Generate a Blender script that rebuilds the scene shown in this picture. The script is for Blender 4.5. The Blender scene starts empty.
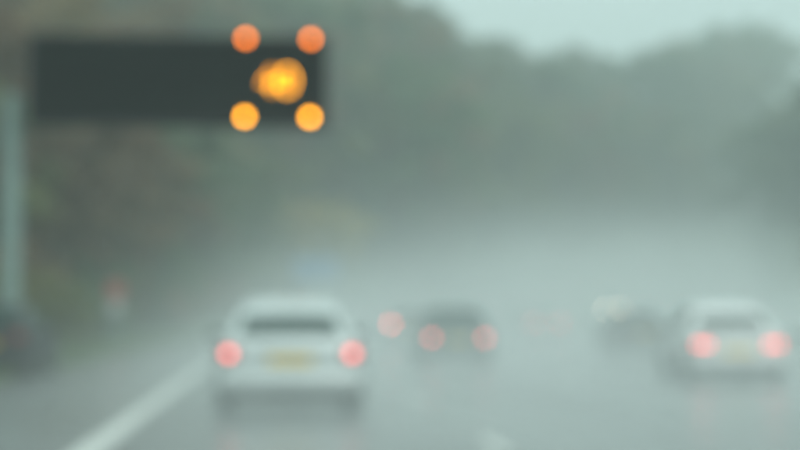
import bpy, math, random
import numpy as np
from mathutils import Vector, Matrix, noise as mnoise

random.seed(7)
rng = np.random.default_rng(7)
R = math.radians
scn = bpy.context.scene
COL = scn.collection

# ------------------------------------------------------------------ camera
FPX = 1804.0 / 800.0                       # focal length in picture widths
CAMZ = 1.17
cam_data = bpy.data.cameras.new('camera')
cam = bpy.data.objects.new('camera', cam_data)
COL.objects.link(cam)
cam_data.sensor_width = 36.0
cam_data.lens = 36.0 * FPX
cam_data.clip_start = 0.05
cam_data.clip_end = 3000.0
cam.location = (0.0, 0.0, CAMZ)
cam.rotation_euler = (R(90.0 + 2.95), 0.0, R(-4.1))
cam_data.dof.use_dof = True                # focused on the wet windscreen, far too near
cam_data.dof.focus_distance = 1.0
cam_data.dof.aperture_fstop = 5.3
cam_data.dof.aperture_blades = 0
scn.camera = cam

# ------------------------------------------------------------------ sky and sun (overcast)
SUN_EL, SUN_AZ = R(48.0), R(150.0)
world = bpy.data.worlds.new('World')
scn.world = world
world.use_nodes = True
nt = world.node_tree
nt.nodes.clear()
sky = nt.nodes.new('ShaderNodeTexSky')
sky.sky_type = 'NISHITA'
sky.sun_disc = False
sky.sun_elevation = SUN_EL
sky.sun_rotation = SUN_AZ
sky.dust_density = 4.0
ov = nt.nodes.new('ShaderNodeRGB')
ov.outputs[0].default_value = (5.45, 6.95, 6.8, 1.0)      # even cloud deck
mx = nt.nodes.new('ShaderNodeMix')
mx.data_type = 'RGBA'
mx.inputs[0].default_value = 0.92
bg = nt.nodes.new('ShaderNodeBackground')
bg.inputs['Strength'].default_value = 0.134
wo = nt.nodes.new('ShaderNodeOutputWorld')
nt.links.new(sky.outputs[0], mx.inputs[6])
nt.links.new(ov.outputs[0], mx.inputs[7])
nt.links.new(mx.outputs[2], bg.inputs['Color'])
nt.links.new(bg.outputs[0], wo.inputs['Surface'])

sun_data = bpy.data.lights.new('sun', 'SUN')
sun_data.energy = 1.5
sun_data.angle = R(40.0)
sun_data.color = (0.98, 1.0, 0.97)
sun = bpy.data.objects.new('sun', sun_data)
COL.objects.link(sun)
sun.rotation_euler = (R(90) - SUN_EL, 0.0, -SUN_AZ + math.pi)
sun.location = (0, 0, 60)

vs = scn.view_settings
vs.view_transform = 'Standard'
vs.look = 'None'
vs.exposure = 0.05
vs.gamma = 1.0
vs.use_curve_mapping = False

cy = scn.cycles
cy.use_adaptive_sampling = False
cy.use_denoising = True
cy.denoiser = 'OPENIMAGEDENOISE'
cy.max_bounces = 9
cy.diffuse_bounces = 2
cy.glossy_bounces = 3
cy.transmission_bounces = 3
cy.volume_bounces = 6
cy.volume_step_rate = 1.0
cy.sample_clamp_indirect = 4.0

# ------------------------------------------------------------------ helpers
def lin(c):
    return tuple(((v / 255.0) / 12.92 if v / 255.0 <= 0.04045 else ((v / 255.0 + 0.055) / 1.055) ** 2.4) for v in c)


def mat(name, col, rough=0.6, metal=0.0, spec=0.5, noise_amt=0.0, noise_scale=4.0, emit=None, emit_str=0.0,
        coat=0.0, bump=0.0, rand=0.0):
    m = bpy.data.materials.new(name)
    m.use_nodes = True
    t = m.node_tree
    p = t.nodes['Principled BSDF']
    p.inputs['Base Color'].default_value = (*col, 1)
    p.inputs['Roughness'].default_value = rough
    p.inputs['Metallic'].default_value = metal
    p.inputs['Specular IOR Level'].default_value = spec
    p.inputs['Coat Weight'].default_value = coat
    p.inputs['Coat Roughness'].default_value = 0.08
    src = None
    if noise_amt > 0:
        tc = t.nodes.new('ShaderNodeTexCoord')
        n = t.nodes.new('ShaderNodeTexNoise')
        n.inputs['Scale'].default_value = noise_scale
        n.inputs['Detail'].default_value = 6
        t.links.new(tc.outputs['Object'], n.inputs['Vector'])
        r = t.nodes.new('ShaderNodeValToRGB')
        r.color_ramp.elements[0].position = 0.3
        r.color_ramp.elements[1].position = 0.7
        a = 1 - noise_amt
        b = 1 + noise_amt
        r.color_ramp.elements[0].color = (*[c * a for c in col], 1)
        r.color_ramp.elements[1].color = (*[min(1, c * b) for c in col], 1)
        t.links.new(n.outputs['Fac'], r.inputs['Fac'])
        src = r.outputs['Color']
        if bump > 0:
            bp = t.nodes.new('ShaderNodeBump')
            bp.inputs['Strength'].default_value = bump
            bp.inputs['Distance'].default_value = 0.02
            t.links.new(n.outputs['Fac'], bp.inputs['Height'])
            t.links.new(bp.outputs['Normal'], p.inputs['Normal'])
    if rand > 0:
        oi = t.nodes.new('ShaderNodeObjectInfo')
        mr = t.nodes.new('ShaderNodeMapRange')
        mr.inputs['To Min'].default_value = 1 - rand
        mr.inputs['To Max'].default_value = 1 + rand
        t.links.new(oi.outputs['Random'], mr.inputs['Value'])
        hs = t.nodes.new('ShaderNodeHueSaturation')
        t.links.new(mr.outputs[0], hs.inputs['Value'])
        mh = t.nodes.new('ShaderNodeMapRange')
        mh.inputs['To Min'].default_value = 0.485
        mh.inputs['To Max'].default_value = 0.515
        t.links.new(oi.outputs['Random'], mh.inputs['Value'])
        t.links.new(mh.outputs[0], hs.inputs['Hue'])
        if src:
            t.links.new(src, hs.inputs['Color'])
        else:
            hs.inputs['Color'].default_value = (*col, 1)
        src = hs.outputs['Color']
    if src:
        t.links.new(src, p.inputs['Base Color'])
    if emit:
        p.inputs['Emission Color'].default_value = (*emit, 1)
        p.inputs['Emission Strength'].default_value = emit_str
    return m


class MB:
    """collects geometry for ONE mesh object"""
    def __init__(self):
        self.v, self.f = [], []

    def add(self, vs_, fs_):
        o = len(self.v)
        self.v += [tuple(p) for p in vs_]
        self.f += [tuple(i + o for i in f) for f in fs_]
        return self

    def box(self, c, s, bev=0.0, rot=None):
        x, y, z = [k / 2 for k in s]
        b = min(bev, x * .9, y * .9, z * .9)
        if b <= 0:
            vs_ = [(sx * x, sy * y, sz * z) for sz in (-1, 1) for sy in (-1, 1) for sx in (-1, 1)]
            fs_ = [(0, 2, 3, 1), (4, 5, 7, 6), (0, 1, 5, 4), (2, 6, 7, 3), (0, 4, 6, 2), (1, 3, 7, 5)]
        else:
            idx, vs_, fs_ = {}, [], []
            for sx in (-1, 1):
                for sy in (-1, 1):
                    for sz in (-1, 1):
                        for a in range(3):
                            p = [sx * (x - b), sy * (y - b), sz * (z - b)]
                            p[a] += (sx, sy, sz)[a] * b
                            idx[(sx, sy, sz, a)] = len(vs_)
                            vs_.append(tuple(p))
            for a in range(3):
                o1, o2 = [k for k in range(3) if k != a]
                for s_ in (-1, 1):
                    q = []
                    for (p1, p2) in ((-1, -1), (1, -1), (1, 1), (-1, 1)):
                        k = [0, 0, 0]; k[a] = s_; k[o1] = p1; k[o2] = p2
                        q.append(idx[(*k, a)])
                    fs_.append(tuple(q))
            for a in range(3):       # edges along axis a
                o1, o2 = [k for k in range(3) if k != a]
                for p1 in (-1, 1):
                    for p2 in (-1, 1):
                        k0 = [0, 0, 0]; k0[a] = -1; k0[o1] = p1; k0[o2] = p2
                        k1 = list(k0); k1[a] = 1
                        fs_.append((idx[(*k0, o1)], idx[(*k1, o1)], idx[(*k1, o2)], idx[(*k0, o2)]))
            for sx in (-1, 1):
                for sy in (-1, 1):
                    for sz in (-1, 1):
                        fs_.append(tuple(idx[(sx, sy, sz, a)] for a in range(3)))
        M = (rot.to_3x3() if rot else Matrix.Identity(3))
        return self.add([M @ Vector(p) + Vector(c) for p in vs_], fs_)

    def tube(self, pts, rad, n=8, cap=True):
        pts = [Vector(p) for p in pts]
        rads = rad if isinstance(rad, (list, tuple)) else [rad] * len(pts)
        rings, fs_, vs_ = [], [], []
        for i, p in enumerate(pts):
            d = (pts[min(i + 1, len(pts) - 1)] - pts[max(i - 1, 0)]).normalized()
            up = Vector((0, 0, 1)) if abs(d.z) < .95 else Vector((1, 0, 0))
            a = d.cross(up).normalized(); b = d.cross(a)
            for k in range(n):
                t = 2 * math.pi * k / n
                vs_.append(p + (a * math.cos(t) + b * math.sin(t)) * rads[i])
        for i in range(len(pts) - 1):
            for k in range(n):
                fs_.append((i * n + k, i * n + (k + 1) % n, (i + 1) * n + (k + 1) % n, (i + 1) * n + k))
        if cap:
            fs_.append(tuple(range(n)))
            fs_.append(tuple((len(pts) - 1) * n + k for k in range(n)))
        return self.add(vs_, fs_)

    def lathe(self, prof, c, axis='x', n=20):
        """prof: (offset along axis, radius)"""
        vs_, fs_ = [], []
        for (o, r) in prof:
            for k in range(n):
                t = 2 * math.pi * k / n
                a, b = r * math.cos(t), r * math.sin(t)
                p = {'x': (o, a, b), 'y': (a, o, b), 'z': (a, b, o)}[axis]
                vs_.append((p[0] + c[0], p[1] + c[1], p[2] + c[2]))
        m = len(prof)
        for i in range(m - 1):
            for k in range(n):
                fs_.append((i * n + k, i * n + (k + 1) % n, (i + 1) * n + (k + 1) % n, (i + 1) * n + k))
        if prof[0][1] > 1e-4:
            fs_.append(tuple(range(n)))
        if prof[-1][1] > 1e-4:
            fs_.append(tuple((m - 1) * n + k for k in range(n)))
        return self.add(vs_, fs_)

    def build(self, name, m, parent=None, smooth=False):
        me = bpy.data.meshes.new(name)
        me.from_pydata(self.v, [], self.f)
        me.validate()
        import bmesh
        bm = bmesh.new(); bm.from_mesh(me)
        bmesh.ops.recalc_face_normals(bm, faces=bm.faces)
        bm.to_mesh(me); bm.free()
        if smooth:
            me.polygons.foreach_set('use_smooth', [True] * len(me.polygons))
        me.materials.append(m)
        return link(name, me, parent)


def link(name, data, parent=None):
    o = bpy.data.objects.new(name, data)
    COL.objects.link(o)
    o.parent = parent
    return o


def tag(o, label=None, cat=None, group=None, kind=None):
    if label: o['label'] = label
    if cat: o['category'] = cat
    if group: o['group'] = group
    if kind: o['kind'] = kind
    return o


def empty(name, loc=(0, 0, 0), rz=0.0):
    o = bpy.data.objects.new(name, None)
    COL.objects.link(o)
    o.location = loc
    o.rotation_euler.z = rz
    return o


def copy_tree(o, parent=None):
    c = o.copy()
    COL.objects.link(c)
    c.parent = parent
    for ch in list(o.children):
        copy_tree(ch, c)
    return c


# ------------------------------------------------------------------ the lie of the road
# (u, d): u metres right of the camera's line, d metres ahead; the road bends right and climbs a little
def shift(d):
    t = max(0.0, d - 40.0)
    if t > 360: return 360 * 360 / 1200.0 + (t - 360) * 0.6
    return t * t / 1200.0


def heading(d):
    return math.atan(min(360.0, max(0.0, d - 40.0)) / 600.0)


def rise(d):
    t = max(0.0, d - 40.0)
    if t > 300: return 300 * 300 / 11000.0 + (t - 300) * 0.0545
    return t * t / 11000.0


def pt(u, d, h=0.0):
    return (u + shift(d), d, rise(d) + h)


def sstep(a, b, x):
    t = min(1.0, max(0.0, (x - a) / (b - a)))
    return t * t * (3 - 2 * t)


EDGE_L, EDGE_R = -5.0, 30.6


def bank(u, d):
    """height of the terrain over the road level"""
    if u < 0:
        hb = 5 + min(38.0, 0.12 * max(0.0, d - 60.0))
        z = sstep(-8.5, -36.0, u) * hb if u < -8.5 else 0.0
    else:
        hb = 5 + min(32.0, 0.16 * max(0.0, d - 60.0))
        z = sstep(31.6, 52.0, u) * hb
    if EDGE_L + 0.02 < u < EDGE_R - 0.02:
        return -0.07
    z += 0.02 + 0.10 * mnoise.noise(Vector((u * .35, d * .35, 3.1))) * sstep(0, 2, min(abs(u - EDGE_L), abs(u - EDGE_R)))
    return z


# ------------------------------------------------------------------ materials
def asphalt_mat():
    m = bpy.data.materials.new('wet_asphalt')
    m.use_nodes = True
    t = m.node_tree
    p = t.nodes['Principled BSDF']
    tc = t.nodes.new('ShaderNodeTexCoord')
    n1 = t.nodes.new('ShaderNodeTexNoise'); n1.inputs['Scale'].default_value = 0.35; n1.inputs['Detail'].default_value = 5
    mp = t.nodes.new('ShaderNodeMapping'); mp.inputs['Scale'].default_value = (1.6, 0.16, 1)   # streaks along the lanes
    t.links.new(tc.outputs['Object'], mp.inputs['Vector'])
    t.links.new(mp.outputs[0], n1.inputs['Vector'])
    n2 = t.nodes.new('ShaderNodeTexNoise'); n2.inputs['Scale'].default_value = 60; n2.inputs['Detail'].default_value = 3
    t.links.new(tc.outputs['Object'], n2.inputs['Vector'])
    cr = t.nodes.new('ShaderNodeValToRGB')
    cr.color_ramp.elements[0].color = (0.035, 0.037, 0.037, 1)
    cr.color_ramp.elements[1].color = (0.07, 0.072, 0.07, 1)
    t.links.new(n2.outputs['Fac'], cr.inputs['Fac'])
    t.links.new(cr.outputs[0], p.inputs['Base Color'])
    rr = t.nodes.new('ShaderNodeMapRange')
    rr.inputs['From Min'].default_value = 0.35; rr.inputs['From Max'].default_value = 0.65
    rr.inputs['To Min'].default_value = 0.16; rr.inputs['To Max'].default_value = 0.46
    t.links.new(n1.outputs['Fac'], rr.inputs['Value'])
    t.links.new(rr.outputs[0], p.inputs['Roughness'])
    bp = t.nodes.new('ShaderNodeBump'); bp.inputs['Strength'].default_value = 0.10; bp.inputs['Distance'].default_value = 0.01
    t.links.new(n2.outputs['Fac'], bp.inputs['Height'])
    t.links.new(bp.outputs[0], p.inputs['Normal'])
    p.inputs['Specular IOR Level'].default_value = 0.6
    p.inputs['Coat Weight'].default_value = 0.9            # water film
    p.inputs['Coat IOR'].default_value = 1.34
    p.inputs['Coat Roughness'].default_value = 0.22
    return m


M_ASPH = asphalt_mat()
M_PAINT = mat('road_paint', (0.80, 0.81, 0.76), 0.35, noise_amt=0.15, noise_scale=9)
M_GROUND = mat('verge_soil_grass', (0.055, 0.080, 0.025), 0.9, noise_amt=0.35, noise_scale=0.9, bump=0.6)
M_GRASS = mat('grass_blades', (0.070, 0.115, 0.025), 0.7, noise_amt=0.3, noise_scale=0.6)
M_BARK = mat('bark', (0.055, 0.048, 0.040), 0.9, noise_amt=0.3, noise_scale=5, bump=0.5)
M_LEAF = [mat('leaf_brown', (0.23, 0.155, 0.085), 0.75, noise_amt=0.35, noise_scale=0.5, rand=0.25),
          mat('leaf_green', (0.115, 0.165, 0.075), 0.75, noise_amt=0.35, noise_scale=0.5, rand=0.25),
          mat('leaf_olive', (0.18, 0.19, 0.085), 0.75, noise_amt=0.35, noise_scale=0.5, rand=0.25),
          mat('leaf_yellow', (0.46, 0.37, 0.09), 0.75, noise_amt=0.3, noise_scale=0.5, rand=0.15),
          mat('leaf_bright_green', (0.17, 0.19, 0.06), 0.75, noise_amt=0.3, noise_scale=0.5, rand=0.15)]
for _m in M_LEAF:          # leaves let part of the light through
    _t = _m.node_tree
    _p = _t.nodes['Principled BSDF']
    _tr = _t.nodes.new('ShaderNodeBsdfTranslucent')
    _mx = _t.nodes.new('ShaderNodeMixShader')
    _mx.inputs[0].default_value = 0.42
    _t.links.new(_p.inputs['Base Color'].links[0].from_socket, _tr.inputs['Color'])
    _t.links.new(_p.outputs[0], _mx.inputs[1])
    _t.links.new(_tr.outputs[0], _mx.inputs[2])
    _t.links.new(_mx.outputs[0], _t.nodes['Material Output'].inputs['Surface'])
M_GALV = mat('galvanised_steel', (0.24, 0.32, 0.30), 0.5, metal=0.35, noise_amt=0.12, noise_scale=3)
M_SIGNBLK = mat('sign_black', (0.003, 0.0035, 0.0035), 0.9, spec=0.06, noise_amt=0.15, noise_scale=2)
M_SIGNMOD = mat('sign_module', (0.004, 0.005, 0.005), 0.85, spec=0.08)
M_HOOD = mat('lantern_hood', (0.015, 0.015, 0.016), 0.5)
M_AMBER = mat('amber_lens', (0.6, 0.25, 0.02), 0.3, emit=(1.0, 0.37, 0.0), emit_str=19.0)
M_AMBER_DIM = mat('orange_lens', (0.6, 0.2, 0.04), 0.3, emit=(1.0, 0.20, 0.0), emit_str=12.0)
M_LED = mat('amber_led', (0.6, 0.25, 0.02), 0.3, emit=(1.0, 0.38, 0.002), emit_str=8.5)
M_BLUE = mat('sign_blue', (0.05, 0.22, 0.42), 0.35, noise_amt=0.06, noise_scale=2)
M_WHITE = mat('sign_white', (0.78, 0.79, 0.77), 0.4, noise_amt=0.05, noise_scale=3)
M_RED = mat('sign_red', (0.36, 0.06, 0.04), 0.4, noise_amt=0.08, noise_scale=5)
M_GLASS = mat('car_glass', (0.004, 0.030, 0.022), 0.10, spec=0.35)
M_TYRE = mat('tyre_rubber', (0.018, 0.018, 0.018), 0.75, noise_amt=0.2, noise_scale=20)
M_RIM = mat('wheel_rim', (0.42, 0.43, 0.43), 0.4, metal=0.6)
M_PLAST = mat('black_plastic', (0.02, 0.021, 0.022), 0.55, noise_amt=0.15, noise_scale=8)
M_PLATE = mat('yellow_plate', (0.75, 0.50, 0.06), 0.45, noise_amt=0.05, noise_scale=6)
M_PLATEW = mat('white_plate', (0.75, 0.75, 0.72), 0.45, noise_amt=0.05, noise_scale=6)
M_REDLENS = mat('red_lens', (0.22, 0.02, 0.02), 0.2)
M_CLEAR = mat('clear_lens', (0.6, 0.62, 0.62), 0.15)
M_CHROME = mat('chrome', (0.6, 0.6, 0.6), 0.2, metal=1.0)


def paint(name, col, metal=0.0):
    return mat(name, col, 0.32, metal=metal, coat=0.6, noise_amt=0.06, noise_scale=3)


# ------------------------------------------------------------------ ground
us = [-420, -300, -220, -160, -110, -80, -60, -48, -40, -36, -32, -28, -24, -20, -17, -14.5, -12.5, -10.5, -8.5, -7.2, -6.2,
      -5.5, -5.0, -4.9, 14, 30.5, 30.6, 31.2, 32.2, 34, 36, 38, 40, 43, 47, 51, 56, 61, 66, 74, 90, 120, 170, 240, 340, 480]
ds = [-40, -15, 0] + [6 + 3 * i for i in range(40)] + [128 + 8 * i for i in range(35)] + [430, 480, 560, 660, 800]
g = MB()
g.v = [pt(u, d, bank(u, d)) for d in ds for u in us]
nu = len(us)
g.f = [(j * nu + i, j * nu + i + 1, (j + 1) * nu + i + 1, (j + 1) * nu + i) for j in range(len(ds) - 1) for i in range(nu - 1)]
tag(g.build('ground', M_GROUND, smooth=True), kind='structure')


def strip(u0, u1, d0, d1, h, step=6.0):
    n = max(1, int(math.ceil((d1 - d0) / step)))
    m = MB()
    for i in range(n + 1):
        d = d0 + (d1 - d0) * i / n
        m.v += [pt(u0, d, h), pt(u1, d, h)]
    m.f = [(2 * i, 2 * i + 1, 2 * i + 3, 2 * i + 2) for i in range(n)]
    return m


def road_slab(u0, u1, d0, d1):
    m = MB()
    n = int((d1 - d0) / 6)
    for i in range(n + 1):
        d = d0 + (d1 - d0) * i / n
        m.v += [pt(u0, d, -0.09), pt(u0, d, 0.0), pt(u1, d, 0.0), pt(u1, d, -0.09)]
    m.f = [(4 * i + k, 4 * i + k + 1, 4 * i + k + 5, 4 * i + k + 4) for i in range(n) for k in range(3)]
    return m


road = tag(road_slab(EDGE_L, 13.9, -36, 420).build('motorway', M_ASPH), kind='structure')
road2 = tag(road_slab(17.0, EDGE_R, -36, 420).build('opposite_carriageway', M_ASPH), kind='structure')
LINE0 = -1.59
strip(LINE0 - .12, LINE0 + .12, -20, 400, 0.006).build('edge_line', M_PAINT, road)
strip(13.15, 13.35, -20, 400, 0.006).build('edge_line', M_PAINT, road)
for u in (2.06, 5.71, 9.36):
    d = 15.5
    while d < 170:
        strip(u - .06, u + .06, d, d + 2.0, 0.006, 2).build('lane_mark', M_PAINT, road)
        d += 9.0
strip(17.5, 17.7, 20, 400, 0.006).build('edge_line', M_PAINT, road2)
for u in (21.25, 24.9):
    d = 60.0
    while d < 170:
        strip(u - .06, u + .06, d, d + 2.0, 0.006, 2).build('lane_mark', M_PAINT, road2)
        d += 9.0

# ------------------------------------------------------------------ message sign on its cantilever post
SD = 42.0
ms = empty('message_sign', pt(-6.05, SD, bank(-6.05, SD)), 0)
tag(ms, 'big black overhead message sign with four amber lanterns round a glowing number', 'message sign')
zb = 0.0
X0, X1 = 0.42, 7.36          # panel, measured from the post
ZB, ZT = 5.62, 7.72
cx_, cz_, pw, ph = (X0 + X1) / 2, (ZB + ZT) / 2, X1 - X0, ZT - ZB
MB().box((0, 0.55, 0.06), (0.9, 0.9, 0.12), 0.03).build('base_plate', M_GALV, ms)
m = MB().tube([(0, 0.55, 0.1), (0, 0.55, 4.0), (0, 0.55, 6.35)], [0.25, 0.23, 0.21], 16)
m.lathe([(6.35, 0.23), (6.40, 0.23), (6.42, 0.0)], (0, 0.55, 0), 'z', 16)
m.build('column', M_GALV, ms, smooth=False)
for z in (ZB + .12, ZB + .55):
    MB().box((cx_ - .2, 0.52, z), (pw - .2, 0.26, 0.26), 0.02).build('cantilever_arm', M_GALV, ms)
for z in (0.9, 5.0):
    MB().box((0, 0.32, z), (0.2, 0.06, 0.5), 0.01).build('access_cover', M_GALV, ms)
for x in (X0 + 1.0, cx_, X1 - 1.0):
    MB().box((x, .42, cz_), (.12, .12, ph - .2), .01).build('bracket', M_GALV, ms)
house = MB().box((cx_, 0.12, cz_), (pw, 0.5, ph), 0.04).build('housing', M_SIGNBLK, ms)
fr = MB()
for (c, s) in (((cx_, -.15, ZT - .05), (pw - .02, .05, .1)), ((cx_, -.15, ZB + .05), (pw - .02, .05, .1)),
               ((X0 + .06, -.15, cz_), (.1, .05, ph - .21)), ((X1 - .06, -.15, cz_), (.1, .05, ph - .21))):
    fr.box(c, s, .012)
fr.build('front_frame', M_HOOD, house)
# unlit character modules, two rows
for r_ in range(2):
    for c_ in range(12):
        x = X0 + 0.42 + c_ * 0.375
        z = ZB + 0.62 + r_ * 0.86
        o = MB().box((x, -0.137, z), (0.33, 0.016, 0.62), 0.006).build('character_module', M_SIGNMOD, ms)
# lanterns
LX = [X0 + 5.03, X0 + 6.54]
LZ = [ZB + 0.20, ZB + 2.03]
for i, x in enumerate(LX):
    for j, z in enumerate(LZ):
        xx = x - (0.02 if j == 0 else 0.0)
        la = MB().lathe([(-0.13, 0.125), (-0.20, 0.125), (-0.205, 0.118), (-0.205, 0.09), (-0.17, 0.0)], (xx, 0, z), 'y', 24).build(
            'lantern', M_HOOD, ms, smooth=False)
        MB().lathe([(-0.196, 0.084), (-0.212, 0.07), (-0.220, 0.04), (-0.222, 0.0)], (xx, 0, z), 'y', 24).build(
            'lens', M_AMBER if j == 0 else M_AMBER_DIM, la, smooth=True)
        hd = MB()
        n = 14
        for k in range(n + 1):
            t = math.pi * k / n
            for (yy, rr) in ((-0.13, 0.138), (-0.36, 0.138), (-0.36, 0.132), (-0.13, 0.132)):
                hd.v.append((xx + rr * math.cos(t), yy, z + rr * math.sin(t)))
        hd.f = [(4 * k + q, 4 * k + (q + 1) % 4, 4 * k + 4 + (q + 1) % 4, 4 * k + 4 + q) for k in range(n) for q in range(4)]
        hd.f += [(0, 1, 2, 3), (4 * n, 4 * n + 1, 4 * n + 2, 4 * n + 3)]
        hd.build('hood', M_HOOD, la)
gx, gz = X0 + 5.78, ZB + 1.05
MB().box((gx, -0.136, gz), (1.16, 0.018, 1.02), 0.006).build('signal_panel', M_SIGNMOD, ms)
for di, ch in enumerate('40'):
    ox = gx + (di - 0.5) * 0.43
    if ch == '4':
        path = [(.08, -.25), (.08, .25), (-.16, -.07), (.17, -.07)]
    else:
        path = [(.15 * math.cos(t) * (1 if abs(math.cos(t)) < .7 else 1.06), .25 * math.sin(t)) for t in [2 * math.pi * k / 20 for k in range(21)]]
    m = MB().tube([(ox + x, -0.165, gz + z) for (x, z) in path], 0.024, 8)
    m.build('digit', M_LED, ms)

# ------------------------------------------------------------------ cars
def catmull(a, b, c, d, t):
    return 0.5 * ((2 * b) + (-a + c) * t + (2 * a - 5 * b + 4 * c - d) * t * t + (-a + 3 * b - 3 * c + d) * t ** 3)


STY = {
    # y, half width, underside, belt, top, half width at the top edge
    'saloon': [(0.00, .70, .46, .80, .845, .60), (.04, .80, .36, .87, .925, .70), (.16, .855, .29, .885, .94, .75),
               (.40, .87, .25, .90, .955, .76), (.60, .875, .22, .91, .975, .73), (.90, .88, .20, .92, 1.13, .67),
               (1.22, .88, .19, .93, 1.315, .61), (1.65, .88, .19, .935, 1.415, .585), (2.1, .88, .19, .93, 1.425, .585),
               (2.6, .88, .19, .92, 1.405, .585), (2.95, .88, .19, .91, 1.32, .60), (3.25, .88, .19, .90, 1.13, .66),
               (3.52, .875, .2, .885, .98, .73), (4.0, .86, .22, .85, .92, .74), (4.35, .82, .26, .76, .83, .70),
               (4.5, .74, .34, .66, .71, .62), (4.56, .64, .42, .58, .61, .52)],
    'hatch': [(0.00, .70, .46, .84, .90, .60), (.04, .79, .36, .90, .97, .68), (.12, .83, .29, .925, 1.03, .70),
              (.28, .845, .25, .935, 1.20, .64), (.48, .85, .22, .94, 1.36, .59), (.75, .85, .2, .94, 1.41, .575),
              (1.2, .85, .19, .94, 1.435, .575), (1.7, .85, .19, .93, 1.435, .575), (2.2, .85, .19, .92, 1.40, .58),
              (2.5, .85, .19, .91, 1.31, .60), (2.8, .85, .19, .90, 1.12, .66), (3.05, .845, .2, .885, .99, .72),
              (3.5, .83, .22, .85, .92, .72), (3.8, .79, .26, .76, .83, .68), (3.95, .71, .34, .66, .71, .60),
              (4.0, .62, .42, .58, .61, .5)],
    'van': [(0.00, .84, .50, 1.15, 2.05, .72), (.04, .92, .40, 1.20, 2.18, .80), (.15, .95, .34, 1.2, 2.22, .84),
            (1.0, .97, .3, 1.2, 2.25, .84), (2.2, .97, .3, 1.2, 2.25, .84), (3.2, .97, .3, 1.2, 2.22, .82),
            (3.6, .97, .3, 1.2, 2.10, .80), (3.95, .965, .3, 1.2, 1.72, .80), (4.3, .96, .3, 1.15, 1.30, .80),
            (4.6, .93, .3, 1.0, 1.12, .78), (4.8, .88, .34, .88, .98, .74), (4.9, .80, .40, .8, .86, .68),
            (4.94, .72, .46, .7, .74, .6)],
}
WIN = {  # rear window, side windows, windscreen: (y0, y1) ranges
    'saloon': ((.50, 1.03), [(1.22, 1.40, .55), (1.46, 2.14, 1), (2.22, 3.0, 1)], (3.0, 3.46), (.86, 3.62)),
    'hatch': ((.135, .45), [(.52, .98, 1), (1.06, 1.62, 1), (1.70, 2.48, 1)], (2.54, 2.98), (.62, 3.14)),
    'van': ((.02, .03), [(3.05, 3.75, 1)], (3.68, 4.22), (.95, 3.95)),
}


def ring(st):
    w, zb_, zbelt, zt, wr = st[1:]
    h = zbelt - zb_
    half = [(0, zb_), (.82 * w, zb_), (.95 * w, zb_ + .07), (.99 * w, zb_ + .22 * h + .05), (w, zb_ + .55 * h), (.975 * w, zbelt - .03)]
    a = (.955 * w, zbelt); b = (wr + .02, zt - .055)
    if b[1] < a[1]: b = (b[0], a[1] + .004)
    for f in (.03, .5, .97):
        half.append((a[0] + (b[0] - a[0]) * f + .012 * math.sin(math.pi * f), a[1] + (b[1] - a[1]) * f))
    half += [(wr * .93, zt - .018), (wr * .55, zt), (0, zt + .008)]
    return half


class Loft:
    def __init__(self, stations):
        self.st = stations
        self.rings = [ring(s) for s in stations]
        self.ys = [s[0] for s in stations]

    def half(self, y):
        ys = self.ys
        i = 0
        while i < len(ys) - 2 and ys[i + 1] < y: i += 1
        t = (y - ys[i]) / (ys[i + 1] - ys[i])
        i0, i3 = max(0, i - 1), min(len(ys) - 1, i + 2)
        out = []
        for k in range(12):
            q = []
            for c in (0, 1):
                b, d = self.rings[i][k][c], self.rings[i + 1][k][c]
                v = catmull(self.rings[i0][k][c], b, d, self.rings[i3][k][c], t)
                lo, hi = min(b, d) - .01, max(b, d) + .01
                q.append(min(hi, max(lo, v)))
            out.append(q)
        return out

    def P(self, y, v):
        h = self.half(y)
        s = 1
        if v > 11: v, s = 22 - v, -1
        k = min(10, int(v)); f = v - k
        x = h[k][0] * (1 - f) + h[k + 1][0] * f
        z = h[k][1] * (1 - f) + h[k + 1][1] * f
        return Vector((s * x, y, z))

    def N(self, y, v):
        e = .02
        a = self.P(min(y + e, self.ys[-1] - .001), v) - self.P(max(y - e, .001), v)
        b = self.P(y, min(v + .1, 22)) - self.P(y, max(v - .1, 0))
        n = a.cross(b)
        if n.length < 1e-9: return Vector((0, 0, 1))
        n.normalize()
        c = self.P(y, v) - Vector((0, y, .7))
        return n if n.dot(c) > 0 else -n

    def body(self):
        m = MB()
        ys = []
        for i in range(len(self.ys) - 1):
            k = max(2, int((self.ys[i + 1] - self.ys[i]) / .12))
            ys += [self.ys[i] + (self.ys[i + 1] - self.ys[i]) * j / k for j in range(k)]
        ys.append(self.ys[-1])
        n = 22
        for y in ys:
            h = self.half(y)
            full = h + [[-p[0], p[1]] for p in h[-2:0:-1]]
            m.v += [(p[0], y, p[1]) for p in full]
        for j in range(len(ys) - 1):
            for k in range(n):
                m.f.append((j * n + k, j * n + (k + 1) % n, (j + 1) * n + (k + 1) % n, (j + 1) * n + k))
        m.f.append(tuple(range(n)))
        m.f.append(tuple((len(ys) - 1) * n + k for k in range(n)))
        return m

    def patch(self, y0, y1, v0, v1, off=.006, ny=6, nv=8, shrink=0.0):
        m = MB()
        for j in range(ny + 1):
            y = y0 + (y1 - y0) * j / ny
            for i in range(nv + 1):
                v = v0 + (v1 - v0) * i / nv
                p = self.P(y, v) + self.N(y, v) * off
                m.v.append(tuple(p))
        w = nv + 1
        m.f = [(j * w + i, j * w + i + 1, (j + 1) * w + i + 1, (j + 1) * w + i) for j in range(ny) for i in range(nv)]
        return m


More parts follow.
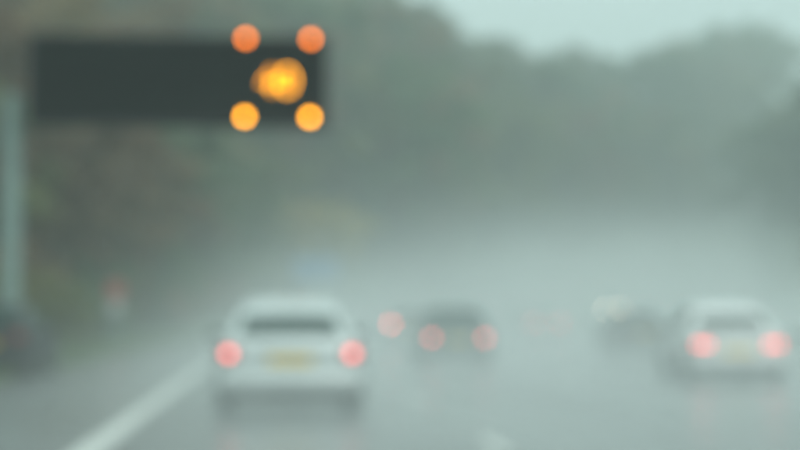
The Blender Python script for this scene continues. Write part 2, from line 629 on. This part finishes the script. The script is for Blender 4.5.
def make_car(label, u, d, style, body_mat, lamps=None, lamp_h=.72, lamp_w=.26, lamp_x=.72, bulbs=1, bulb_r=.055, plate=M_PLATE,
             plate_z=.66, facing=1, yaw=0.0, group=None, head=None, h=0.0, aerial=False, cat='car', name='car'):
    root = empty(name, pt(u, d, h), -heading(d) + yaw + (0 if facing > 0 else math.pi))
    tag(root, label, cat, group)
    L = Loft(STY[style])
    rw, sides, ws, axles = WIN[style]
    length = L.ys[-1]
    L.body().build('body', body_mat, root, smooth=True)
    if style == 'van':
        for s in (-1, 1):
            MB().box((s * .36, -.004, 1.66), (.56, .02, .6), .02).build('rear_window', M_GLASS, root)
    else:
        L.patch(rw[0], rw[1], 9.15, 12.85).build('rear_window', M_GLASS, root, smooth=True)
    for (a, b, f) in sides:
        for v0, v1 in ((6.25, 7.9), (14.1, 15.75)):
            L.patch(a, b, v0, v1).build('side_window', M_GLASS, root, smooth=True)
    L.patch(ws[0], ws[1], 9.1, 12.9).build('windscreen', M_GLASS, root, smooth=True)
    w = max(s[1] for s in STY[style])
    # bumpers
    for nm, yb in (('rear_bumper', -.015), ('front_bumper', length - .05)):
        b = MB()
        sg = -1 if yb < 1 else 1
        prof = [(0, .30), (.055, .32), (.07, .42), (.06, .52), (0, .545)]
        xs = [-1, -.9, -.6, -.2, .2, .6, .9, 1]
        for x in xs:
            setb = .10 * abs(x) ** 4
            for (o, z) in prof:
                b.v.append((x * w * .97, yb + sg * (o - setb) + (.12 * -sg if o == 0 else 0), z))
        k = len(prof)
        b.f = [(i * k + j, i * k + j + 1, (i + 1) * k + j + 1, (i + 1) * k + j) for i in range(len(xs) - 1) for j in range(k - 1)]
        b.f += [tuple(range(k)), tuple((len(xs) - 1) * k + j for j in range(k)), ]
        b.build(nm, body_mat, root, smooth=True)
    MB().box((0, .07, .245), (w * 1.55, .12, .11), .02).build('rear_valance', M_PLAST, root)
    # tail lamps, with the lit bulb behind each lens
    for s in (-1, 1):
        lp = MB().box((s * lamp_x, .028, lamp_h), (lamp_w, .10, .17), .03).build('tail_lamp', M_REDLENS, root)
        if lamps:
            for k in range(bulbs):
                bx = s * (lamp_x + (k - (bulbs - 1) / 2) * .15)
                MB().lathe([(-.0205, bulb_r), (-.028, bulb_r * .8), (-.032, 0)], (bx, 0, lamp_h), 'y', 16).build('bulb', lamps, lp, smooth=True)
    MB().box((0, -.012, plate_z), (.52, .016, .112), .004).build('number_plate', plate, root)
    MB().box((0, -.004, plate_z + .085), (w * .95, .014, .022), .004).build('trim_strip', M_PLAST, root)
    # front
    for s in (-1, 1):
        hl = MB().box((s * w * .70, length - .10, .66 if style != 'van' else .80), (.34, .16, .15 if style != 'van' else .30), .04).build('headlamp', M_CLEAR, root)
        if head:
            z = .66 if style != 'van' else .80
            MB().lathe([(-.019, .145), (-.010, .12), (-.004, 0)], (s * w * .70, length, z), 'y', 16).build('bulb', head, hl, smooth=True)
    MB().box((0, length - .015, .60), (.6, .05, .09), .015).build('grille', M_PLAST, root)
    for s in (-1, 1):
        mh = .96 if style != 'van' else 1.3
        my = ws[1] - .22
        mr = MB()
        mr.box((s * (w + .10), my, mh), (.17, .12, .12), .035)
        mr.box((s * (w - .01), my + .02, mh - .03), (.12, .05, .04), .01)
        mr.build('door_mirror', M_PLAST if style != 'saloon' else M_PLAST, root)
        for (a, b, f) in sides[-2:]:
            p = L.P(a + .12, 5.0 if s > 0 else 17.0)
            MB().box((p.x + s * .012, p.y, p.z - .03), (.03, .16, .03), .008).build('door_handle', body_mat, root)
    r = .305 if style != 'van' else .34
    for ay in axles:
        for s in (-1, 1):
            x0 = s * (w - .085)
            ar = MB().lathe([(-.012, r + .075), (.012, r + .07), (.012, 0)], (s * (w - .008), ay, r), 'x', 24)
            ar.v = [(x, y, max(z, .2)) for (x, y, z) in ar.v]
            ar.build('wheel_arch', M_PLAST, root)
            wh = empty('wheel', (x0, ay, r)); wh.parent = root
            ty = MB().lathe([(-.10, r * .62), (-.10, r * .9), (-.075, r), (.075, r), (.108, r * .9), (.108, r * .64)], (0, 0, 0), 'x', 24)
            if s < 0: ty.v = [(-x, y, z) for (x, y, z) in ty.v]
            ty.build('tyre', M_TYRE, wh, smooth=False)
            ri = MB().lathe([(.06, r * .635), (.112, r * .63), (.104, r * .55), (.09, r * .5), (.095, r * .2), (.112, r * .14), (.114, 0)], (0, 0, 0), 'x', 24)
            if s < 0: ri.v = [(-x, y, z) for (x, y, z) in ri.v]
            ri.build('rim', M_RIM, wh)
    MB().tube([(-.45, .3, .24), (-.45, -.01, .235)], .028, 10).build('exhaust_pipe', M_CHROME, root)
    if aerial:
        MB().tube([(.05, 1.55, 1.41), (.05, 1.32, 1.62)], [.012, .004], 6).build('aerial', M_PLAST, root)
    return root


M_TAIL = lambda n, s: mat('tail_bulb_' + n, (.5, .05, .05), .3, emit=(1.0, .12, .11), emit_str=s)
tl1 = M_TAIL('near', 5.5)
tl2 = M_TAIL('mid', 9.0)
tl3 = M_TAIL('far', 21.0)
M_HEAD = mat('head_bulb', (.8, .8, .7), .3, emit=(1.0, .84, .58), emit_str=45.0)

make_car('pale silver saloon directly ahead with two round red tail lights and yellow plate', 0.24, 21.6, 'saloon',
         paint('silver_paint', (.60, .65, .64), .15), tl1, lamp_h=.745, lamp_x=.735, plate_z=.665, aerial=True)
make_car('white saloon with wide red tail lights at the right of the picture', 8.24, 31.4, 'saloon',
         paint('white_paint', (.78, .79, .78)), tl1, lamp_h=.70, lamp_w=.36, lamp_x=.63, bulbs=2, bulb_r=.06, plate_z=.58, yaw=R(-5))
make_car('dark green hatchback with two dim red tail lights ahead in the second lane', 4.42, 42.5, 'hatch',
         paint('dark_teal_paint', (.008, .045, .045)), tl2, lamp_h=.70, lamp_x=.63, bulb_r=.065)
make_car('dark unlit car beside the white saloon, half lost in spray', 11.5, 56.0, 'saloon',
         paint('dark_blue_paint', (.02, .028, .034)), None, lamp_h=.72)
make_car('pale car with one red tail light showing beyond the dark green hatchback', 4.45, 64.0, 'hatch',
         paint('grey_paint', (.30, .31, .31), .2), tl3, lamp_h=.90, lamp_x=.66, bulb_r=.085)
make_car('faint pale car far ahead in the spray with faded red tail lights', 11.45, 86.0, 'hatch',
         paint('pale_paint', (.5, .52, .52)), M_TAIL('faint', 18.0), lamp_h=.74, lamp_x=.64, bulb_r=.07)
make_car('faint grey car farthest ahead, half hidden by another pale car', 11.0, 114.0, 'saloon',
         paint('mid_grey_paint', (.10, .11, .11)), None, lamp_h=.72)
make_car('dark car stopped on the grass beneath the message sign', -5.62, 36.0, 'hatch',
         mat('charcoal_paint', (.012, .015, .016), .5, spec=.3, noise_amt=.2, noise_scale=3), None, lamp_h=.80, lamp_x=.66, yaw=R(-3))
make_car('oncoming van with two pale headlights far off in the mist', 18.6, 150.0, 'van',
         paint('van_paint', (.6, .61, .6)), None, lamp_h=1.0, lamp_x=.82, lamp_w=.14, facing=-1, head=M_HEAD, cat='van', name='van',
         plate=M_PLATEW)

# ------------------------------------------------------------------ roadside signs
p0 = pt(-6.6, 152, bank(-6.6, 152))
bs = empty('direction_sign', p0, -heading(152) * .4)
tag(bs, 'large blue motorway sign on posts beyond the silver saloon', 'road sign')
MB().box((0, 0, 4.0), (3.9, .06, 2.3), .02).build('sign_panel', M_BLUE, bs)
bd = MB()
for (c, s) in (((0, -.034, 5.07), (3.7, .012, .07)), ((0, -.034, 2.93), (3.7, .012, .07)), ((-1.85, -.034, 4.0), (.07, .012, 2.06)), ((1.85, -.034, 4.0), (.07, .012, 2.06))):
    bd.box(c, s)
bd.build('border', M_WHITE, bs)
for x in (-1.2, 1.2):
    MB().tube([(x, .10, -.2), (x, .10, 5.05)], .075, 12).build('post', M_GALV, bs)

p0 = pt(-6.15, 66, bank(-6.15, 66))
rs = empty('warning_sign', p0, 0)
tag(rs, 'small red sign above a white plate on the grass verge', 'road sign')
MB().tube([(0, 0, -.2), (0, 0, 2.45)], .045, 10).build('post', M_GALV, rs)
MB().box((0, -.06, 2.08), (.56, .025, .60), .01).build('sign_panel', M_RED, rs)
MB().box((0, -.06, 1.46), (.40, .025, .44), .01).build('supplementary_plate', mat('dirty_white', (.45, .46, .45), .6, noise_amt=.2, noise_scale=6), rs)

# ------------------------------------------------------------------ central barrier
cb = empty('safety_barrier', pt(15.4, 30), 0)
tag(cb, 'galvanised crash barrier along the central reservation at far right', 'crash barrier')
base = Vector(pt(15.4, 30))
prof = [(0, .48), (-.07, .52), (-.07, .56), (0, .61), (0, .65), (-.07, .70), (-.07, .74), (0, .78), (.015, .78), (.015, .48)]
m = MB()
dd = [20 + 4 * i for i in range(56)]
for d in dd:
    for (o, z) in prof:
        m.v.append(tuple(Vector(pt(15.4 + o, d, z)) - base))
k = len(prof)
m.f = [(i * k + j, i * k + (j + 1) % k, (i + 1) * k + (j + 1) % k, (i + 1) * k + j) for i in range(len(dd) - 1) for j in range(k)]
m.f += [tuple(range(k)), tuple((len(dd) - 1) * k + j for j in range(k))]
m.build('rail', M_GALV, cb)
pm = None
for i in range(40):
    d = 26 + 3.2 * i
    p = Vector(pt(15.5, d, .3)) - base
    if pm is None:
        pm = MB().box((0, 0, 0), (.07, .11, 1.0), .01).build('barrier_post', M_GALV, cb); pm.location = p
    else:
        q = pm.copy(); COL.objects.link(q); q.parent = cb; q.location = p

# ------------------------------------------------------------------ trees
def leaves(centres, n_each, rad, size, seed):
    r = np.random.default_rng(seed)
    c = np.repeat(np.array(centres), n_each, axis=0)
    n = len(c)
    dirs = r.normal(size=(n, 3)); dirs /= np.linalg.norm(dirs, axis=1)[:, None]
    rr = rad * r.random(n) ** .45
    c = c + dirs * rr[:, None] * np.array([1, 1, .75])
    a = r.normal(size=(n, 3)); a /= np.linalg.norm(a, axis=1)[:, None]
    b = np.cross(a, r.normal(size=(n, 3))); b /= np.linalg.norm(b, axis=1)[:, None]
    s = size * (.6 + .8 * r.random(n))[:, None]
    v = np.stack([c - a * s, c - b * s * .55, c + a * s, c + b * s * .55], axis=1).reshape(-1, 3)
    f = np.arange(n * 4).reshape(-1, 4)
    return v, f


def mesh_np(name, v, f, m):
    me = bpy.data.meshes.new(name)
    me.from_pydata(v.tolist(), [], f.tolist())
    me.materials.append(m)
    return me


def tree_meshes(kind, seed, leafm):
    """a 12 m tree"""
    r = random.Random(seed)
    t = MB()
    lean = Vector((r.uniform(-.5, .5), r.uniform(-.5, .5), 0))
    trunk = [Vector((0, 0, -.4)), Vector((0, 0, .5)), lean * .4 + Vector((0, 0, 3.2)), lean + Vector((0, 0, 6.2)), lean * 1.2 + Vector((0, 0, 10.2))]
    t.tube(trunk, [.30, .22, .17, .12, .03], 8)
    cents = []
    nl = 15 if kind != 'poplar' else 13
    for i in range(nl):
        f = i / nl
        z0 = 2.6 + f * 6.8
        a = i * 2.4 + r.uniform(-.4, .4)
        spread = {'round': 3.6, 'wide': 4.4, 'poplar': 2.0}[kind] * (math.sin(math.pi * (.18 + .74 * f)) ** .8) * r.uniform(.75, 1.15)
        p0 = Vector((lean.x * z0 / 6.5, lean.y * z0 / 6.5, z0))
        p2 = p0 + Vector((math.cos(a) * spread, math.sin(a) * spread, spread * r.uniform(.25, .6) + .5))
        p1 = (p0 + p2) / 2 + Vector((0, 0, -.2))
        t.tube([p0, p1, p2], [.085 * (1.2 - f), .05 * (1.2 - f), .015], 5)
        cents += [p2, p1 + Vector((r.uniform(-.4, .4), r.uniform(-.4, .4), .4))]
        for q in range(2):
            cents.append(p2 + Vector((r.uniform(-1, 1), r.uniform(-1, 1), r.uniform(-.6, .9))))
    cents += [lean * 1.2 + Vector((r.uniform(-.5, .5), r.uniform(-.5, .5), 10.3 + .4 * i)) for i in range(4)]
    v, f = leaves([tuple(c) for c in cents], 52, .9 if kind != 'poplar' else .75, .23, seed)
    tm = t.build('trunk', M_BARK)
    tme = tm.data
    bpy.data.objects.remove(tm)
    return tme, mesh_np('crown', v, f, leafm)


TREES = {}
for kn, kind, lm in (('brown', 'round', 0), ('brown2', 'wide', 0), ('green', 'wide', 1), ('green2', 'poplar', 1), ('olive', 'round', 2),
                     ('olive2', 'wide', 2), ('yellow', 'round', 3)):
    TREES[kn] = tree_meshes(kind, abs(hash(kind)) % 1 + 11 * len(TREES) + 5, M_LEAF[lm])


def tree(kn, u, d, height, label, group, wide=1.0):
    loc = pt(u, d, bank(u, d) - .15)
    e = empty('tree', loc, random.uniform(0, 6.28))
    s = height / 12.0
    e.scale = (s * wide, s * wide, s)
    tag(e, label, 'tree', group)
    a, b = TREES[kn]
    link('trunk', a, e)
    link('crown', b, e)
    return e


LAB = {'brown': 'brown autumn tree in the dim wood on the left bank', 'green': 'dull green tree in the dim wood on the left bank',
       'olive': 'olive tree in the dim wood on the left bank'}
i = 0
for row, (u0, hh) in enumerate(((-13.0, 12.0), (-20.0, 16.0), (-28.0, 19.0))):
    d = 72 + 4 * row
    while d < (160, 185, 215)[row]:
        u = u0 + random.uniform(-2.2, 2.2) - (2 if d > 120 else 0)
        h_ = hh * random.uniform(.85, 1.2)
        X = u + shift(d)
        x = 270 + X * 1804 / d
        if -60 < x < 560:
            k = random.choice(['brown', 'brown2', 'green', 'olive', 'brown2', 'olive2', 'brown'])
            tree(k, u, d, h_, LAB[k.rstrip('2')], k.rstrip('2') + ' trees in the left wood', random.uniform(1.0, 1.3))
        d += (5.5 + row * 0.5) * random.uniform(.8, 1.2) * (1 + (d - 50) / 220)
for (u, d, h_, k) in ((-22, 186, 23, 'olive'), (-24, 196, 23, 'green'), (-21, 203, 24, 'brown'), (-27, 206, 22, 'green'), (-19, 212, 23, 'olive2'),
                      (-28, 176, 20, 'brown'), (-24, 170, 21, 'olive'), (-30, 192, 21, 'brown2'), (-26, 214, 25, 'olive'), (-24.5, 220, 25, 'green'), (-25, 228, 25, 'olive2')):
    tree(k, u, d, h_, LAB[k.rstrip('2')], k.rstrip('2') + ' trees in the left wood', 0.95)
# the wood on the hill beyond the bend: heights follow the ridge
SKY = [(-900, -60), (300, -60), (420, -8), (450, 12), (490, 38), (540, 56), (600, 55), (640, 48), (690, 34), (730, 18), (770, 14), (830, 20), (2000, 20)]


def skyline(x):
    for (a, b) in zip(SKY, SKY[1:]):
        if a[0] <= x <= b[0]:
            return a[1] + (b[1] - a[1]) * (x - a[0]) / (b[0] - a[0])
    return 20 if x > 830 else -60


def far_wood(rows, x0, x1, lab, group, kinds):
    for (u0, dstart, dend, stepd) in rows:
        d = dstart
        while d < dend:
            u = u0 + random.uniform(-3, 3)
            X = u + shift(d)
            x = 270 + X * 1804 / d
            if x0 < x < x1:
                g0 = rise(d) + bank(u, d)
                want = CAMZ + (326 - max(skyline(x - 20), skyline(x), skyline(x + 26))) * d / 1804 - g0
                h_ = min(29.0, max(8.0, want * random.uniform(.84, 1.03)))
                if want > 5:
                    k = random.choice(kinds)
                    c_ = k.rstrip('2')
                    tree(k, u, d, h_, lab % c_, c_ + ' ' + group, random.uniform(1.0, 1.35))
            d += stepd * random.uniform(.85, 1.15)


far_wood([(-15, 222, 480, 11), (-25, 205, 480, 11), (-37, 200, 540, 10), (-50, 230, 560, 11)], 330, 840,
         'misty %s tree on the pale hill beyond the bend', 'trees on the hill beyond the bend', ['brown', 'olive', 'green', 'olive2', 'green2'])
far_wood([(36.5, 290, 430, 10), (44, 290, 430, 10), (54, 295, 430, 12)], 600, 880,
         'misty %s tree on the bank at the far right edge', 'trees on the right bank', ['green', 'green2', 'olive', 'green'])
for (u, d, h_) in ((-18.5, 183, 7.0), (-16.5, 189, 8.0), (-15.0, 196, 9.0), (-14.0, 203, 10.0)):
    e = tree('yellow', u, d, h_, 'yellow autumn tree at the foot of the misty hill', 'yellow trees at the foot of the hill', 1.2)


# shrubs
def shrub_meshes(seed, lm):
    r = random.Random(seed)
    t = MB()
    cents = []
    for i in range(11):
        a = i * 2.4
        rr = r.uniform(.2, .95)
        p2 = Vector((math.cos(a) * rr, math.sin(a) * rr, r.uniform(.7, 1.75)))
        t.tube([(0, 0, -.1), tuple(p2 * .5 + Vector((0, 0, .1))), tuple(p2)], [.04, .025, .008], 5)
        cents += [tuple(p2), tuple(p2 * .7), tuple(p2 * .45 + Vector((r.uniform(-.4, .4), r.uniform(-.4, .4), 0)))]
    v, f = leaves(cents, 60, .42, .085, seed)
    o = t.build('stem', M_BARK); me = o.data; bpy.data.objects.remove(o)
    return me, mesh_np('foliage', v, f, M_LEAF[lm])


SH = {'dark': shrub_meshes(3, 1), 'brown': shrub_meshes(4, 0), 'bright': shrub_meshes(5, 4), 'olive': shrub_meshes(6, 2)}


def shrub(kn, u, d, s, label, group=None, name='shrub'):
    e = empty(name, pt(u, d, bank(u, d) - .05), random.uniform(0, 6))
    e.scale = (s * 1.15, s * 1.15, s)
    tag(e, label, 'shrub', group)
    a, b = SH[kn]
    link('stem', a, e); link('foliage', b, e)


shrub('bright', -8.0, 61, 1.45, 'yellow green bush beside the sign post at the left edge')
for i in range(34):
    d = 46 + i * 4.2 + random.uniform(-1, 1)
    u = -9.8 - random.uniform(0, 2.5)
    k = random.choice(['dark', 'brown', 'dark', 'olive'])
    x = 270 + (u + shift(d)) * 1804 / d
    if x > -40:
        shrub(k, u, d, random.uniform(1.3, 2.4), {'dark': 'dark green', 'brown': 'brown', 'olive': 'olive'}[k] + ' bush in the hedge along the left verge',
              k + ' bushes along the left verge')

# grass on the near verge
gv, gf = [], []
N = 16000
gu = EDGE_L - .03 - rng.random(N) ** 1.5 * 5.5
gd = 24 + rng.random(N) ** 1.6 * 70
for i in range(N):
    u, d = float(gu[i]), float(gd[i])
    b = Vector(pt(u, d, bank(u, d) - .01))
    a = rng.random() * 6.28
    w = .014 + .012 * rng.random()
    h_ = .07 + .16 * rng.random()
    dx = Vector((math.cos(a), math.sin(a), 0)) * w
    lean = Vector((rng.normal() * .05, rng.normal() * .05, 0))
    k = len(gv)
    gv += [tuple(b - dx), tuple(b + dx), tuple(b + lean + Vector((0, 0, h_)))]
    gf.append((k, k + 1, k + 2))
me = bpy.data.meshes.new('grass'); me.from_pydata(gv, [], gf); me.materials.append(M_GRASS)
tag(link('grass', me), 'rough green grass on the near roadside verge', 'grass', kind='stuff')


# ------------------------------------------------------------------ haze and road spray (real air)
def volume_mat(name, dens, col):
    m = bpy.data.materials.new(name)
    m.use_nodes = True
    t = m.node_tree
    t.nodes.clear()
    o = t.nodes.new('ShaderNodeOutputMaterial')
    v = t.nodes.new('ShaderNodeVolumePrincipled')
    v.inputs['Color'].default_value = (*col, 1)
    v.inputs['Density'].default_value = dens
    v.inputs['Anisotropy'].default_value = 0.0
    t.links.new(v.outputs[0], o.inputs['Volume'])
    return m, t, v


hm, _, _ = volume_mat('haze', 0.00185, (.88, .999, .98))
hz = MB().box((60, 380, 53.5), (1250, 900, 111)).build('haze', hm)
tag(hz, 'grey rainy haze hanging over the motorway', 'haze', kind='stuff')

sm, t, vnode = volume_mat('spray', 0.03, (.945, .999, .992))
geo = t.nodes.new('ShaderNodeNewGeometry')
sep = t.nodes.new('ShaderNodeSeparateXYZ')
t.links.new(geo.outputs['Position'], sep.inputs[0])


def mth(op, a, b=None, clamp=False):
    n = t.nodes.new('ShaderNodeMath'); n.operation = op; n.use_clamp = clamp
    for i, q in enumerate((a, b)):
        if q is None: continue
        if isinstance(q, (int, float)): n.inputs[i].default_value = q
        else: t.links.new(q, n.inputs[i])
    return n.outputs[0]


tt = mth('MAXIMUM', mth('SUBTRACT', sep.outputs['Y'], 40.0), 0.0)
t2 = mth('MULTIPLY', tt, tt)
hh = mth('SUBTRACT', sep.outputs['Z'], mth('DIVIDE', t2, 11000.0))
uu = mth('SUBTRACT', sep.outputs['X'], mth('DIVIDE', t2, 1200.0))
near = mth('EXPONENT', mth('DIVIDE', sep.outputs['Y'], -45.0))            # fresh spray hugs the road, older spray has risen
kk = mth('ADD', 0.11, mth('MULTIPLY', near, 2.2))
fall = mth('EXPONENT', mth('MULTIPLY', mth('MAXIMUM', hh, 0.0), mth('MULTIPLY', kk, -1.0)))
topf = mth('DIVIDE', mth('SUBTRACT', 13.0, hh), 9.0, True)
lf = mth('DIVIDE', mth('ADD', uu, 3.9), 3.6, True)
rf = mth('DIVIDE', mth('SUBTRACT', 34.0, uu), 4.0, True)
nz = t.nodes.new('ShaderNodeTexNoise'); nz.inputs['Scale'].default_value = 0.16; nz.inputs['Detail'].default_value = 1.0
t.links.new(geo.outputs['Position'], nz.inputs['Vector'])
var = mth('MAXIMUM', mth('SUBTRACT', mth('MULTIPLY', nz.outputs['Fac'], 3.0), 0.5), 0.15)
dens = mth('MULTIPLY', mth('MULTIPLY', mth('MULTIPLY', fall, topf), mth('MULTIPLY', lf, rf)), mth('MULTIPLY', var, mth('ADD', 0.020, mth('MULTIPLY', near, 0.095))))
t.links.new(dens, vnode.inputs['Density'])
sm.cycles.volume_step_rate = 0.25
m = MB()
dd = [9 + 10 * i for i in range(32)]
for d in dd:
    m.v += [pt(-4.1, d, -.05), pt(-4.1, d, 15.1), pt(34.1, d, 15.1), pt(34.1, d, -.05)]
m.f = [(4 * i + k, 4 * i + (k + 1) % 4, 4 * i + 4 + (k + 1) % 4, 4 * i + 4 + k) for i in range(len(dd) - 1) for k in range(4)]
m.f += [(0, 1, 2, 3), tuple(4 * (len(dd) - 1) + k for k in range(4))]
sp = m.build('haze_spray', sm)
tag(sp, 'pale water spray thrown up over the wet carriageways', 'spray', kind='stuff')
